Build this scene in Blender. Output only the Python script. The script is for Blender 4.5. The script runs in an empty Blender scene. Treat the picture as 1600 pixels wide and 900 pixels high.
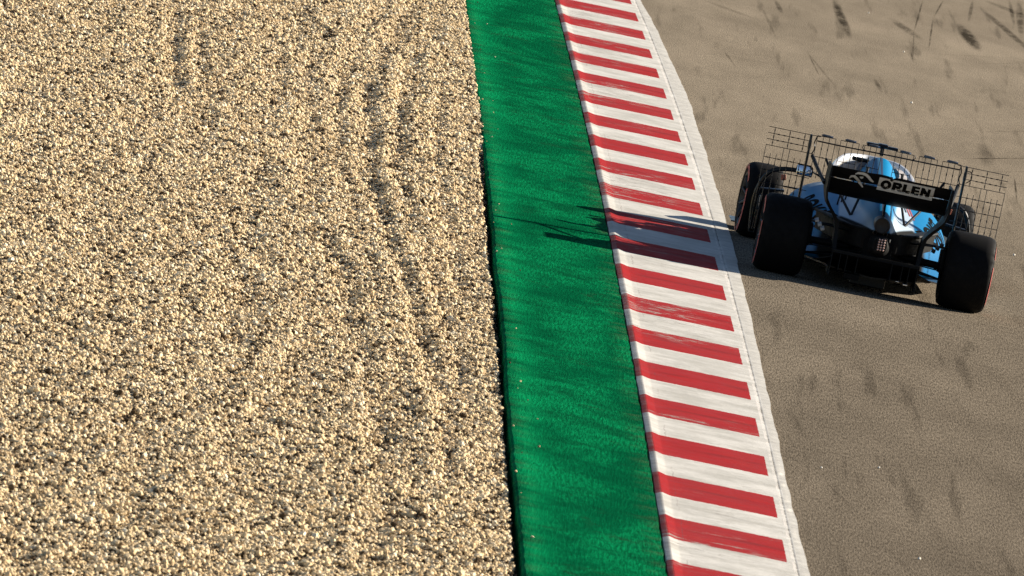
import bpy, bmesh, math, random
import numpy as np
from mathutils import Vector, Matrix, Euler

# ------------------------------------------------------------------ camera, sky, sun, exposure
scene = bpy.context.scene
R = math.radians
ROLL, PITCH = R(11.8), math.atan(1667 / 22300)
SUN_EL, SUN_AZ = R(22.3), R(24.5)          # azimuth measured from +X (right) towards +Y (away)

cd = bpy.data.cameras.new('camera')
cam = bpy.data.objects.new('camera', cd)
scene.collection.objects.link(cam)
cd.sensor_width = 36.0
cd.lens = 22300 / 1600 * 36.0
cd.clip_start, cd.clip_end = 1.0, 5000.0
fwd = Vector((0, math.cos(PITCH), -math.sin(PITCH)))
up0 = Vector((0, math.sin(PITCH), math.cos(PITCH)))
rt0 = Vector((1, 0, 0))
cx = rt0 * math.cos(ROLL) + up0 * math.sin(ROLL)
cy = -rt0 * math.sin(ROLL) + up0 * math.cos(ROLL)
cz = -fwd
m = Matrix((cx, cy, cz)).transposed().to_4x4()
m.translation = Vector((0, 0, 8.5))
cam.matrix_world = m
scene.camera = cam
cd.dof.use_dof = True
cd.dof.focus_distance = 123.0
cd.dof.aperture_fstop = 16.0

w = bpy.data.worlds.new('World'); scene.world = w
w.use_nodes = True
nt = w.node_tree
bg = nt.nodes['Background']
sky = nt.nodes.new('ShaderNodeTexSky')
sky.sky_type = 'NISHITA'; sky.sun_disc = False
sky.sun_elevation = SUN_EL
sky.sun_rotation = math.pi / 2 - SUN_AZ
sky.air_density = 0.75; sky.dust_density = 0.4; sky.altitude = 100.0
nt.links.new(sky.outputs[0], bg.inputs[0])
bg.inputs[1].default_value = 0.05

sl = bpy.data.lights.new('sun', 'SUN'); sl.energy = 5.0; sl.angle = R(0.42)
sl.color = (1.0, 0.9, 0.76)
sun = bpy.data.objects.new('sun', sl); scene.collection.objects.link(sun)
sv = Vector((math.cos(SUN_AZ) * math.cos(SUN_EL), math.sin(SUN_AZ) * math.cos(SUN_EL), math.sin(SUN_EL)))
sun.rotation_euler = sv.to_track_quat('Z', 'Y').to_euler()

vs = scene.view_settings
vs.view_transform = 'Standard'; vs.look = 'None'; vs.gamma = 1.0; vs.exposure = 1.30
scene.cycles.max_bounces = 4; scene.cycles.diffuse_bounces = 1
scene.cycles.use_denoising = True

rng = np.random.default_rng(7)
random.seed(7)
C = scene.collection

# ------------------------------------------------------------------ helpers
def link(name, me, mat=None, parent=None, kind=None):
    o = bpy.data.objects.new(name, me)
    C.objects.link(o)
    if mat is not None:
        for mm in (mat if isinstance(mat, (list, tuple)) else [mat]):
            me.materials.append(mm)
    if parent is not None: o.parent = parent
    if kind: o['kind'] = kind
    return o

def smooth(me, ang=40):
    for p in me.polygons: p.use_smooth = True
    try: me.set_sharp_from_angle(angle=R(ang))
    except Exception: pass

def from_bm(name, bm, mat, parent=None, kind=None, sm=True, ang=40):
    bmesh.ops.recalc_face_normals(bm, faces=bm.faces)
    me = bpy.data.meshes.new(name); bm.to_mesh(me); bm.free()
    if sm: smooth(me, ang)
    return link(name, me, mat, parent, kind)

def add_box(bm, c, s, rot=None, bev=0.0):
    r = bmesh.ops.create_cube(bm, size=1.0)
    vv = r['verts']
    M = Matrix.Translation(c) @ (rot.to_matrix().to_4x4() if rot else Matrix()) @ Matrix.Diagonal((*s, 1))
    bmesh.ops.transform(bm, matrix=M, verts=vv)
    if bev > 0:
        es = list({e for v in vv for e in v.link_edges})
        bmesh.ops.bevel(bm, geom=es, offset=bev, segments=2, affect='EDGES', profile=0.5)

def add_tube(bm, pts, r, n=8, cap=True, flat=1.0):
    """tube through points; r = number or list"""
    pts = [Vector(p) for p in pts]
    rr = r if isinstance(r, (list, tuple)) else [r] * len(pts)
    rings = []
    prev = None
    for i, p in enumerate(pts):
        d = (pts[min(i + 1, len(pts) - 1)] - pts[max(i - 1, 0)]).normalized()
        a = d.orthogonal().normalized() if prev is None else (prev - d * prev.dot(d)).normalized()
        if prev is None and abs(d.z) < 0.9:
            a = d.cross(Vector((0, 0, 1))).normalized()
        prev = a
        b = d.cross(a)
        rings.append([bm.verts.new(p + (a * math.cos(t) + b * math.sin(t) * flat) * rr[i])
                      for t in [2 * math.pi * k / n for k in range(n)]])
    for A, B in zip(rings, rings[1:]):
        for k in range(n):
            bm.faces.new((A[k], A[(k + 1) % n], B[(k + 1) % n], B[k]))
    if cap:
        bm.faces.new(rings[0][::-1]); bm.faces.new(rings[-1])

def smooth_path(pts, n=6):
    """catmull-rom"""
    P = [Vector(p) for p in pts]
    P = [P[0] * 2 - P[1]] + P + [P[-1] * 2 - P[-2]]
    out = []
    for i in range(1, len(P) - 2):
        for k in range(n):
            t = k / n
            p0, p1, p2, p3 = P[i - 1:i + 3]
            out.append(0.5 * ((2 * p1) + (p2 - p0) * t + (2 * p0 - 5 * p1 + 4 * p2 - p3) * t * t + (-p0 + 3 * p1 - 3 * p2 + p3) * t ** 3))
    out.append(P[-2])
    return out

def add_lathe_x(bm, prof, cxx, cyy, czz, n=64, closed=False):
    """revolve (x, r) profile about the x axis"""
    rings = []
    for (x, r) in prof:
        rings.append([bm.verts.new((cxx + x, cyy + r * math.sin(2 * math.pi * k / n), czz + r * math.cos(2 * math.pi * k / n))) for k in range(n)])
    prs = list(zip(rings, rings[1:])) + ([(rings[-1], rings[0])] if closed else [])
    for A, B in prs:
        for k in range(n):
            bm.faces.new((A[k], A[(k + 1) % n], B[(k + 1) % n], B[k]))
    return rings

def loft(bm, secs, cap=True, closed=True):
    rings = [[bm.verts.new(p) for p in s] for s in secs]
    n = len(rings[0])
    for A, B in zip(rings, rings[1:]):
        for k in range(n if closed else n - 1):
            bm.faces.new((A[k], A[(k + 1) % n], B[(k + 1) % n], B[k]))
    if cap:
        bm.faces.new(rings[0][::-1]); bm.faces.new(rings[-1])

# ------------------------------------------------------------------ material helpers
class NB:
    def __init__(s, name):
        s.m = bpy.data.materials.new(name); s.m.use_nodes = True
        s.t = s.m.node_tree; s.N = s.t.nodes; s.L = s.t.links
        s.b = s.N['Principled BSDF']
    def n(s, typ, **kw):
        o = s.N.new(typ)
        for k, v in kw.items(): setattr(o, k, v)
        return o
    def link(s, a, b): s.L.new(a, b)
    def val(s, x, sock):
        if hasattr(x, 'is_output') or isinstance(x, bpy.types.NodeSocket): s.L.new(x, sock)
        else: sock.default_value = x
    def math(s, op, a, b=0.0, c=0.0, clamp=False):
        o = s.n('ShaderNodeMath', operation=op, use_clamp=clamp)
        s.val(a, o.inputs[0]); s.val(b, o.inputs[1])
        if op in ('MULTIPLY_ADD', 'SMOOTH_MIN', 'SMOOTH_MAX', 'COMPARE'): s.val(c, o.inputs[2])
        return o.outputs[0]
    def mix(s, f, a, b, mode='MIX'):
        o = s.n('ShaderNodeMix', data_type='RGBA', blend_type=mode)
        s.val(f, o.inputs[0])
        s.val((*a, 1) if isinstance(a, tuple) and len(a) == 3 else a, o.inputs[6])
        s.val((*b, 1) if isinstance(b, tuple) and len(b) == 3 else b, o.inputs[7])
        return o.outputs[2]
    def noise(s, vec, scale, detail=4, rough=0.55, dist=0.0, stretch=None):
        if stretch:
            mp = s.n('ShaderNodeMapping'); s.link(vec, mp.inputs[0]); mp.inputs['Scale'].default_value = stretch
            vec = mp.outputs[0]
        o = s.n('ShaderNodeTexNoise'); s.link(vec, o.inputs['Vector'])
        o.inputs['Scale'].default_value = scale; o.inputs['Detail'].default_value = detail
        o.inputs['Roughness'].default_value = rough; o.inputs['Distortion'].default_value = dist
        return o.outputs[0]
    def ramp(s, x, lo, hi, a=0.0, b=1.0):
        o = s.n('ShaderNodeMapRange', interpolation_type='SMOOTHSTEP')
        s.val(x, o.inputs[0]); s.val(lo, o.inputs[1]); s.val(hi, o.inputs[2])
        s.val(a, o.inputs[3]); s.val(b, o.inputs[4])
        return o.outputs[0]
    def bump(s, h, dist, strength=1.0, normal=None):
        o = s.n('ShaderNodeBump'); s.link(h, o.inputs['Height'])
        o.inputs['Distance'].default_value = dist; o.inputs['Strength'].default_value = strength
        if normal is not None: s.link(normal, o.inputs['Normal'])
        return o.outputs[0]
    def set(s, col=None, rough=None, metal=None, spec=None, coat=None, normal=None):
        if col is not None: s.val((*col, 1) if isinstance(col, tuple) and len(col) == 3 else col, s.b.inputs['Base Color'])
        if rough is not None: s.val(rough, s.b.inputs['Roughness'])
        if metal is not None: s.val(metal, s.b.inputs['Metallic'])
        if spec is not None: s.val(spec, s.b.inputs['Specular IOR Level'])
        if coat is not None:
            s.b.inputs['Coat Weight'].default_value = coat; s.b.inputs['Coat Roughness'].default_value = 0.06
        if normal is not None: s.link(normal, s.b.inputs['Normal'])
        return s.m

def simple(name, col, rough=0.5, metal=0.0, spec=0.5, coat=None, nscale=60, namp=0.15):
    q = NB(name)
    tc = q.n('ShaderNodeTexCoord').outputs['Object']
    nz = q.noise(tc, nscale, 4)
    dark = tuple(c * (1 - namp) for c in col); lite = tuple(min(1, c * (1 + namp)) for c in col)
    cl = q.mix(nz, dark, lite)
    rg = q.ramp(q.noise(tc, nscale * 0.3, 3), 0.3, 0.7, rough * 0.85, min(1, rough * 1.15))
    return q.set(cl, rg, metal, spec, coat)

# ------------------------------------------------------------------ value noise for relief
def vnoise(x, y, scale, seed):
    g = np.random.default_rng(seed).random((256, 256))
    u, v = x * scale, y * scale
    i, j = np.floor(u).astype(int), np.floor(v).astype(int)
    fu, fv = u - i, v - j
    fu = fu * fu * (3 - 2 * fu); fv = fv * fv * (3 - 2 * fv)
    a = g[i % 256, j % 256]; b = g[(i + 1) % 256, j % 256]; c = g[i % 256, (j + 1) % 256]; d = g[(i + 1) % 256, (j + 1) % 256]
    return (a * (1 - fu) + b * fu) * (1 - fv) + (c * (1 - fu) + d * fu) * fv - 0.5

# ------------------------------------------------------------------ course of the kerb (metres; Y away from the camera)
def x_green(Y): t = np.clip(Y, 40, 230) - 120; return np.polyval([-4.49e-5, -2.497e-2, -0.2727], t)
def x_kerb(Y): t = np.clip(Y, 40, 230) - 120; return np.polyval([-7.445e-5, -2.348e-2, 0.7733], t)
def x_red(Y): t = np.clip(Y, 40, 230) - 120; return np.polyval([-1.141e-4, -2.190e-2, 1.7154], t)
def x_strip(Y):
    t = (np.clip(Y, 82, 166) - 120) / 50
    v = np.polyval([-0.40395, -0.29954, -0.90989, 1.8748], t)
    far = x_red(np.asarray(Y, dtype=float)) - x_red(np.clip(Y, 82, 166))      # beyond the view it keeps beside the kerb
    return v + far

def grid_mesh(name, cols, Ys, mat, kind, uv=True):
    """cols: list of (xfunc(Y) array, z array) -> sheet"""
    Ys = np.asarray(Ys); nx, ny = len(cols), len(Ys)
    V = np.zeros((ny, nx, 3))
    for k, (x, z) in enumerate(cols):
        V[:, k, 0] = x; V[:, k, 1] = Ys; V[:, k, 2] = z
    me = bpy.data.meshes.new(name)
    idx = np.arange(ny * nx).reshape(ny, nx)
    F = np.stack([idx[:-1, :-1], idx[:-1, 1:], idx[1:, 1:], idx[1:, :-1]], -1).reshape(-1, 4)
    me.from_pydata(V.reshape(-1, 3).tolist(), [], F.tolist())
    return me, V

# --- base ground to the horizon
q = NB('dry_earth')
geo = q.n('ShaderNodeNewGeometry').outputs['Position']
q.set(q.mix(q.noise(geo, 0.4, 8), (0.16, 0.14, 0.08), (0.10, 0.12, 0.05)), 0.95, spec=0.1)
bm = bmesh.new()
bmesh.ops.create_grid(bm, x_segments=8, y_segments=8, size=3000)
bmesh.ops.translate(bm, vec=(0, 0, -0.5), verts=bm.verts)
from_bm('ground', bm, q.m, kind='structure', sm=False)

# --- asphalt track
q = NB('worn_asphalt')
geo = q.n('ShaderNodeNewGeometry').outputs['Position']
fine = q.ramp(q.noise(geo, 85, 3, 0.75, stretch=(1, 0.07, 1)), 0.30, 0.70)
mid = q.noise(geo, 14, 4, 0.7, stretch=(1, 0.30, 1))
big = q.noise(geo, 0.55, 5, 0.6, stretch=(1, 0.35, 1))
big2 = q.noise(geo, 2.2, 5, 0.65, stretch=(1, 0.12, 1))
vor = q.n('ShaderNodeTexVoronoi'); mp = q.n('ShaderNodeMapping'); q.link(geo, mp.inputs[0]); mp.inputs['Scale'].default_value = (1, 0.2, 1)
q.link(mp.outputs[0], vor.inputs['Vector']); vor.inputs['Scale'].default_value = 75
col = q.mix(fine, (0.066, 0.054, 0.040), (0.315, 0.262, 0.195))
col = q.mix(q.ramp(mid, 0.3, 0.7, 0.0, 0.25), col, (0.20, 0.165, 0.12))
col = q.mix(q.ramp(vor.outputs['Distance'], 0.12, 0.0, 0, 0.55), col, (0.60, 0.52, 0.40))
sep = q.n('ShaderNodeSeparateXYZ'); q.link(geo, sep.inputs[0]); X, Yc = sep.outputs[0], sep.outputs[1]
# slow change: darker, greyer near surface, paler tarmac further up the track
near = q.ramp(q.math('SUBTRACT', Yc, q.math('MULTIPLY', X, 3.0)), 76.0, 118.0, 1.0, 0.0)
col = q.mix(q.math('MULTIPLY', near, 0.62), col, q.mix(0.5, col, (0.08, 0.065, 0.05)))
col = q.mix(q.ramp(Yc, 118.0, 145.0, 0.0, 0.6), col, (0.30, 0.25, 0.185))
shade = q.ramp(big, 0.3, 0.72, 0.86, 1.10)
shade2 = q.ramp(big2, 0.32, 0.7, 0.90, 1.07)
sh = q.math('MULTIPLY', q.math('MULTIPLY', shade, shade2), 0.86)
# rubber marks: soft elliptical smears and long thin lines, each at its own place on the tarmac
def mark(x, y, lx, ly, ang, strength):
    dx = q.math('SUBTRACT', X, x); dy = q.math('SUBTRACT', Yc, y)
    c, s_ = math.cos(ang), math.sin(ang)
    u = q.math('ADD', q.math('MULTIPLY', dx, c / lx), q.math('MULTIPLY', dy, s_ / lx))
    v = q.math('ADD', q.math('MULTIPLY', dx, -s_ / ly), q.math('MULTIPLY', dy, c / ly))
    d = q.math('ADD', q.math('MULTIPLY', u, u), q.math('MULTIPLY', v, v))
    return q.math('MULTIPLY', q.ramp(d, 0.0, 1.0, 1.0, 0.0), strength)
MARK_LIST = [  # x, Y, half length, half width, heading, strength
    (3.101, 165.14, 4.44, 0.077, -1.5543, 0.75),
    (3.864, 165.88, 2.0, 0.107, -1.4828, 0.5),
    (4.634, 166.86, 3.0, 0.126, -1.5467, 0.8),
    (4.762, 173.07, 3.34, 0.03, -1.5975, 0.5),
    (5.151, 170.29, 4.81, 0.08, -1.513, 0.55),
    (5.391, 173.8, 5.31, 0.061, -1.588, 0.55),
    (5.309, 174.87, 3.49, 0.036, -1.5803, 0.45),
    (4.067, 169.47, 4.52, 0.015, -1.5981, 0.6),
    (3.912, 162.44, 3.57, 0.013, -1.5863, 0.4),
    (4.358, 172.3, 2.47, 0.015, -1.6115, 0.6),
    (4.168, 165.98, 4.22, 0.015, -1.5924, 0.6),
    (2.771, 154.1, 3.34, 0.022, -1.52, 0.35),
    (2.708, 154.37, 2.03, 0.013, -1.5447, 0.5),
    (3.403, 153.06, 1.43, 0.036, -1.5475, 0.5),
    (3.867, 160.11, 1.31, 0.014, -1.5709, 0.5),
    (2.356, 164.84, 1.61, 0.043, -1.5473, 0.5),
    (2.23, 161.02, 3.63, 0.023, -1.5455, 0.3),
    (1.772, 162.05, 1.09, 0.124, -1.2527, 0.25),
    (1.774, 152.29, 1.58, 0.022, -1.5198, 0.3),
    (5.27, 175.42, 1.44, 0.157, -1.3636, 0.35),
    (4.582, 144.57, 1.76, 0.02, 1.2778, 0.8),
    (4.693, 142.81, 1.12, 0.015, 1.279, 0.6),
    (4.78, 149.62, 1.45, 0.014, 1.2888, 0.5),
    (4.704, 140.99, 0.79, 0.013, 1.2384, 0.6),
    (4.648, 140.08, 2.23, 0.013, -1.5845, 0.7),
    (4.429, 144.67, 2.36, 0.11, -1.5729, 0.35),
    (4.97, 162.79, 1.95, 0.015, 1.318, 0.2),
    (1.95, 152.78, 0.46, 0.03, 0.3009, 0.35),
    (1.966, 149.6, 1.41, 0.013, 1.2419, 0.25),
    (4.425, 162.49, 1.95, 0.013, 1.2193, 0.3),
    (2.281, 106.3, 1.7, 0.05, -1.5143, 0.45),
    (2.341, 103.25, 1.05, 0.021, -1.5502, 0.5),
    (2.322, 101.38, 1.1, 0.021, -1.6101, 0.4),
    (2.241, 103.14, 0.48, 0.018, -1.4387, 0.4),
    (2.576, 100.7, 1.15, 0.027, -1.4622, 0.7),
    (2.654, 109.2, 0.67, 0.029, -1.4496, 0.35),
    (3.22, 108.39, 1.61, 0.019, -1.5484, 0.3),
    (3.69, 105.54, 1.98, 0.031, -1.5185, 0.3),
    (2.953, 96.66, 1.11, 0.04, -1.4676, 0.35),
    (3.205, 100.46, 2.64, 0.064, -1.5246, 0.3),
    (4.047, 113.9, 3.15, 0.083, -1.5046, 0.25),
    (2.923, 111.33, 2.79, 0.065, -1.5073, 0.2),
    (3.649, 110.41, 3.19, 0.045, -1.5327, 0.25),
    (3.945, 101.67, 3.26, 0.071, -1.5342, 0.35),
    (3.528, 115.59, 1.23, 0.034, -1.5362, 0.2),
]
tot = None
for mk in MARK_LIST:
    mm = mark(*(mk[:5] + (mk[5] * (0.35 if mk[1] < 115 else 1.0),)))
    tot = mm if tot is None else q.math('ADD', tot, mm)
brk = q.ramp(q.noise(geo, 9, 4, 0.7, stretch=(1, 0.12, 1)), 0.32, 0.60, 0.35, 1.0)
tot = q.math('MULTIPLY', q.math('MULTIPLY', tot, 1.45), brk, clamp=True)
# long faint tyre lines following the track
wv = q.noise(geo, 5.0, 3, 0.6, 0.0, stretch=(1, 0.03, 1))
lines = q.ramp(wv, 0.56, 0.70, 0.0, 0.30)
sh = q.math('MULTIPLY', sh, q.math('SUBTRACT', 1.0, lines))
sh = q.math('MULTIPLY', sh, q.math('SUBTRACT', 1.0, q.math('MULTIPLY', tot, 0.8)))
vm = q.n('ShaderNodeVectorMath', operation='SCALE'); q.link(col, vm.inputs[0]); q.link(sh, vm.inputs['Scale'])
q.set(vm.outputs[0], 1.0, spec=0.0, normal=q.bump(fine, 0.004, 0.4))
asphalt_mat = q.m
Ys = np.concatenate([[20], np.arange(60, 200, 0.5), [205, 220, 260, 320, 500]])
me, V = grid_mesh('track', [(x_strip(Ys) - 0.12, 0 * Ys), (x_strip(Ys) + 0.6, 0 * Ys), (x_strip(Ys) + 4, 0 * Ys), (x_strip(Ys) + 14, 0 * Ys), (0 * Ys + 60, 0 * Ys)], Ys, asphalt_mat, 'structure')
link('track', me, asphalt_mat, kind='structure')

# --- kerb with red and white blocks, left lip and grey-white edging
q = NB('painted_kerb')
uvn = q.n('ShaderNodeUVMap'); uvn.uv_map = 'course'
sp = q.n('ShaderNodeSeparateXYZ'); q.link(uvn.outputs[0], sp.inputs[0]); U, Vv = sp.outputs[0], sp.outputs[1]
geo = q.n('ShaderNodeNewGeometry').outputs['Position']
edge_n = q.math('MULTIPLY', q.math('SUBTRACT', q.noise(geo, 14, 4, 0.7), 0.5), 0.10)
ph = q.math('FRACT', q.math('DIVIDE', q.math('ADD', q.math('SUBTRACT', Vv, 99.45 - 1.58), edge_n), 3.206))
red_v = q.math('SUBTRACT', 1.0, q.ramp(ph, 0.4905, 0.4955))
# red stops before the joint, raggedly; U: 0 left edge, 1 end of red, 2 outer edge
ru = q.math('ADD', U, q.math('MULTIPLY', q.math('SUBTRACT', q.noise(geo, 6, 3, 0.6), 0.5), 0.06))
red_u = q.math('SUBTRACT', 1.0, q.ramp(ru, 1.01, 1.025))
chip = q.ramp(q.noise(geo, 3.4, 9, 0.80, 0.4, stretch=(1.0, 1.6, 1)), 0.535, 0.56)          # flaked-off paint
chipzone = q.math('MULTIPLY', q.ramp(q.noise(geo, 0.30, 3, 0.6), 0.48, 0.56), q.ramp(U, 0.85, 0.5, 0.25, 1.0))
wear = q.math('MULTIPLY', chip, chipzone)
red = q.math('MULTIPLY', red_v, red_u)
rc = q.mix(q.noise(geo, 3.0, 5, 0.6), (0.22, 0.004, 0.006), (0.40, 0.014, 0.014))
grime = q.ramp(q.noise(geo, 1.6, 7, 0.75), 0.34, 0.66)
wc = q.mix(grime, (0.58, 0.56, 0.515), (0.40, 0.385, 0.345))
rc = q.mix(q.math('MULTIPLY', grime, 0.45), rc, (0.24, 0.03, 0.03))
# tyre streaks across the blocks
st = q.ramp(q.noise(geo, 9, 6, 0.75, stretch=(0.5, 0.8, 1)), 0.57, 0.72, 0.0, 0.6)
wc = q.mix(st, wc, (0.22, 0.20, 0.17)); rc = q.mix(q.math('MULTIPLY', st, 0.8), rc, (0.12, 0.025, 0.02))
col = q.mix(red, wc, rc)
col = q.mix(q.math('MULTIPLY', wear, 0.8), col, q.mix(q.noise(geo, 40, 3), (0.14, 0.12, 0.10), (0.45, 0.42, 0.38)))
# seams running along the kerb
def seam(at, wd, strength):
    d = q.math('ABSOLUTE', q.math('SUBTRACT', ru, at))
    return q.math('MULTIPLY', q.ramp(d, 0.0, wd, 1.0, 0.0), strength)
sm1 = q.math('MULTIPLY', seam(1.30, 0.030, 0.85), q.ramp(q.noise(geo, 1.6, 6, 0.8), 0.42, 0.56))
col = q.mix(sm1, col, (0.10, 0.08, 0.07))
sm3 = q.math('MULTIPLY', seam(1.22, 0.05, 0.8), q.ramp(q.noise(geo, 2.3, 6, 0.8), 0.45, 0.55))
col = q.mix(sm3, col, (0.72, 0.66, 0.60))
sm2 = q.math('MULTIPLY', seam(0.165, 0.006, 0.5), q.ramp(q.noise(geo, 0.8, 4, 0.7), 0.45, 0.6))
col = q.mix(sm2, col, (0.10, 0.05, 0.05))
# lateral expansion joints in the outer edging, and its dirtier concrete
outer = q.ramp(U, 1.36, 1.44)
conc = q.mix(q.ramp(q.noise(geo, 5, 6, 0.75), 0.3, 0.75), (0.54, 0.52, 0.47), (0.35, 0.335, 0.305))
conc = q.mix(q.math('MULTIPLY', q.ramp(q.noise(geo, 20, 5, 0.8), 0.55, 0.7), q.ramp(Vv, 138.0, 150.0)), conc, (0.10, 0.10, 0.10))
col = q.mix(outer, col, conc)
# left back face mixed patchily towards grey-brown
col = q.mix(q.math('MULTIPLY', q.ramp(U, 0.045, 0.035), q.ramp(q.noise(geo, 3, 5, 0.7), 0.3, 0.75, 0.0, 0.6)), col, (0.25, 0.21, 0.18))
ph2 = q.math('FRACT', q.math('DIVIDE', q.math('ADD', q.math('SUBTRACT', Vv, 99.45 - 1.58), edge_n), 1.603))
midl = q.math('MULTIPLY', q.ramp(q.math('ABSOLUTE', q.math('SUBTRACT', ph2, 0.52)), 0.10, 0.0), q.ramp(q.noise(geo, 1.7, 5, 0.7), 0.38, 0.62, 0.1, 0.62))
midl = q.math('MULTIPLY', midl, q.math('MULTIPLY', q.ramp(U, 0.1, 0.3), q.ramp(U, 1.3, 0.9)))
col = q.mix(q.math('MULTIPLY', midl, q.math('ADD', 0.35, q.math('MULTIPLY', red, 0.65))), col, q.mix(red, (0.30, 0.28, 0.25), (0.15, 0.012, 0.012)))
bmp = q.math('ADD', q.noise(geo, 30, 4, 0.6), q.math('MULTIPLY', q.noise(geo, 5, 3), 1.5))
q.set(col, q.ramp(q.noise(geo, 4, 3), 0.3, 0.7, 0.7, 0.9), spec=0.06, normal=q.bump(bmp, 0.004, 0.5))
Ys = np.concatenate([np.arange(55, 80, 1.0), np.arange(80, 185, 0.1), np.arange(185, 240, 1.0)])
xl, xr, xo = x_kerb(Ys), x_red(Ys), x_strip(Ys)
W = xr - xl
blk = (Ys - 99.45 + 1.58) / 1.603
saw = 0.002 * np.abs(np.sin(np.pi * blk * 2))          # shallow corrugation, two ribs to a block
wob = 0.014 * vnoise(Ys, 0 * Ys, 0.9, 3) + 0.005 * vnoise(Ys, 0 * Ys, 3.1, 13) + 0.04 * vnoise(Ys, 0 * Ys + 4, 0.16, 4)
lipw = 0.004 * vnoise(Ys, 0 * Ys, 2.0, 9)
prof = [(0.0, None, -0.06, 0), (0.0, 0.004, 0.002, 0), (0.030, 0.0, 0.013, 0), (0.045, 0, 0.0165, 0), (0.05, 0, 0.0162, 0), (0.105, 0, 0.005, .2), (0.125, 0, 0.0036, .2), (0.22, 0, 0.0035, 1), (0.45, 0, 0.005, 1), (0.70, 0, 0.006, 1), (0.95, 0, 0.006, .6)]
cols, us = [], []
for (fx, _, z, s_) in prof:
    cols.append((xl + fx * W + (lipw if fx < 0.05 else 0), z + saw * s_ + 0 * Ys)); us.append(fx)
cols.append((xr + 0.3 * (xo - xr) - 0.016, 0.0065 + 0 * Ys)); us.append(1.25)
cols.append((xr + 0.3 * (xo - xr) - 0.010, 0.0065 + 0 * Ys)); us.append(1.27)
cols.append((xr + 0.3 * (xo - xr) - 0.004, 0.0045 + 0 * Ys)); us.append(1.30)
cols.append((xr + 0.3 * (xo - xr) + 0.003, 0.0075 + 0 * Ys)); us.append(1.33)
cols.append((xr + 0.3 * (xo - xr) + 0.009, 0.0075 + 0 * Ys)); us.append(1.36)
cols.append((xr + 0.6 * (xo - xr), 0.008 + 0 * Ys)); us.append(1.6)
cols.append((xo - 0.03 + wob, 0.0075 + 0 * Ys)); us.append(1.93)
cols.append((xo + wob, 0.0065 + 0 * Ys)); us.append(2.0)
cols.append((xo + 0.004 + wob, -0.03 + 0 * Ys)); us.append(2.02)
me, V = grid_mesh('kerb', cols, Ys, q.m, 'structure')
uvl = me.uv_layers.new(name='course')
uvv = np.zeros((len(Ys), len(us), 2)); uvv[:, :, 0] = np.array(us)[None, :]; uvv[:, :, 1] = Ys[:, None]
li = np.zeros(len(me.loops), dtype=np.int32); me.loops.foreach_get('vertex_index', li)
uvl.data.foreach_set('uv', uvv.reshape(-1, 2)[li].ravel())
smooth(me, 60)
link('kerb', me, q.m, kind='structure')

# --- green run-off strip
q = NB('green_painted_runoff')
uvn = q.n('ShaderNodeUVMap'); uvn.uv_map = 'course'
sp = q.n('ShaderNodeSeparateXYZ'); q.link(uvn.outputs[0], sp.inputs[0]); U, Vv = sp.outputs[0], sp.outputs[1]
geo = q.n('ShaderNodeNewGeometry').outputs['Position']
f1 = q.ramp(q.noise(geo, 50, 4, 0.8, stretch=(1, 0.065, 1)), 0.34, 0.66)
f2 = q.noise(geo, 1.5, 7, 0.72, 0.5, stretch=(1, 0.7, 1))
f3 = q.noise(geo, 0.75, 6, 0.68, 0.6, stretch=(1, 0.35, 1))
col = q.mix(f1, (0.0015, 0.078, 0.027), (0.003, 0.20, 0.072))
col = q.mix(q.ramp(f2, 0.42, 0.66, 0.0, 0.80), col, (0.002, 0.055, 0.022))
col = q.mix(q.ramp(f3, 0.44, 0.58, 0.0, 0.72), col, (0.001, 0.060, 0.024))
col = q.mix(q.math('MULTIPLY', q.ramp(U, 0.35, 0.0, 0.0, 0.55), q.ramp(q.noise(geo, 1.3, 4, 0.6), 0.3, 0.6)), col, (0.003, 0.29, 0.098))
dust = q.math('MULTIPLY', q.ramp(q.math('ABSOLUTE', q.math('SUBTRACT', U, 0.5)), 0.30, 0.50), q.ramp(q.noise(geo, 2.5, 6, 0.75), 0.45, 0.7, 0, 0.40))
col = q.mix(dust, col, (0.09, 0.12, 0.06))
scuff = q.ramp(q.noise(geo, 0.9, 8, 0.8, 0.8, stretch=(1.2, 0.8, 1)), 0.56, 0.70, 0.0, 0.75)
col = q.mix(scuff, col, (0.012, 0.035, 0.018))
spk = q.ramp(q.noise(geo, 26, 5, 0.8, stretch=(1, 0.25, 1)), 0.63, 0.72, 0.0, 0.25)
col = q.mix(spk, col, (0.08, 0.10, 0.05))
q.set(col, 1.0, spec=0.0, normal=q.bump(f1, 0.006, 0.5))
Ys = np.concatenate([np.arange(55, 80, 1.0), np.arange(80, 185, 0.08), np.arange(185, 240, 1.0)])
xg, xl = x_green(Ys), x_kerb(Ys)
eg = 0.010 * vnoise(Ys, 0 * Ys, 3.0, 21) + 0.02 * vnoise(Ys, 0 * Ys, 0.25, 22)
cols, us = [(xg + eg + 0.01, -0.25 + 0 * Ys), (xg + eg, -0.012 + 0 * Ys), (xg + eg + 0.02, 0 * Ys)], [-0.05, -0.01, 0.02]
for t in np.linspace(0.1, 0.95, 10):
    cols.append((xg + t * (xl - xg), 0.006 * vnoise(Ys * 0.5, t * 3 + 0 * Ys, 0.9, 31) + 0 * Ys)); us.append(t)
cols.append((xl - 0.012 + 0.01 * vnoise(Ys, 0 * Ys, 4, 41), 0 * Ys)); us.append(0.99)
cols.append((xl - 0.010, -0.06 + 0 * Ys)); us.append(1.0)
me, V = grid_mesh('green_runoff', cols, Ys, q.m, 'structure')
uvl = me.uv_layers.new(name='course')
uvv = np.zeros((len(Ys), len(us), 2)); uvv[:, :, 0] = np.array(us)[None, :]; uvv[:, :, 1] = Ys[:, None]
li = np.zeros(len(me.loops), dtype=np.int32); me.loops.foreach_get('vertex_index', li)
uvl.data.foreach_set('uv', uvv.reshape(-1, 2)[li].ravel())
smooth(me, 60)
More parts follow.
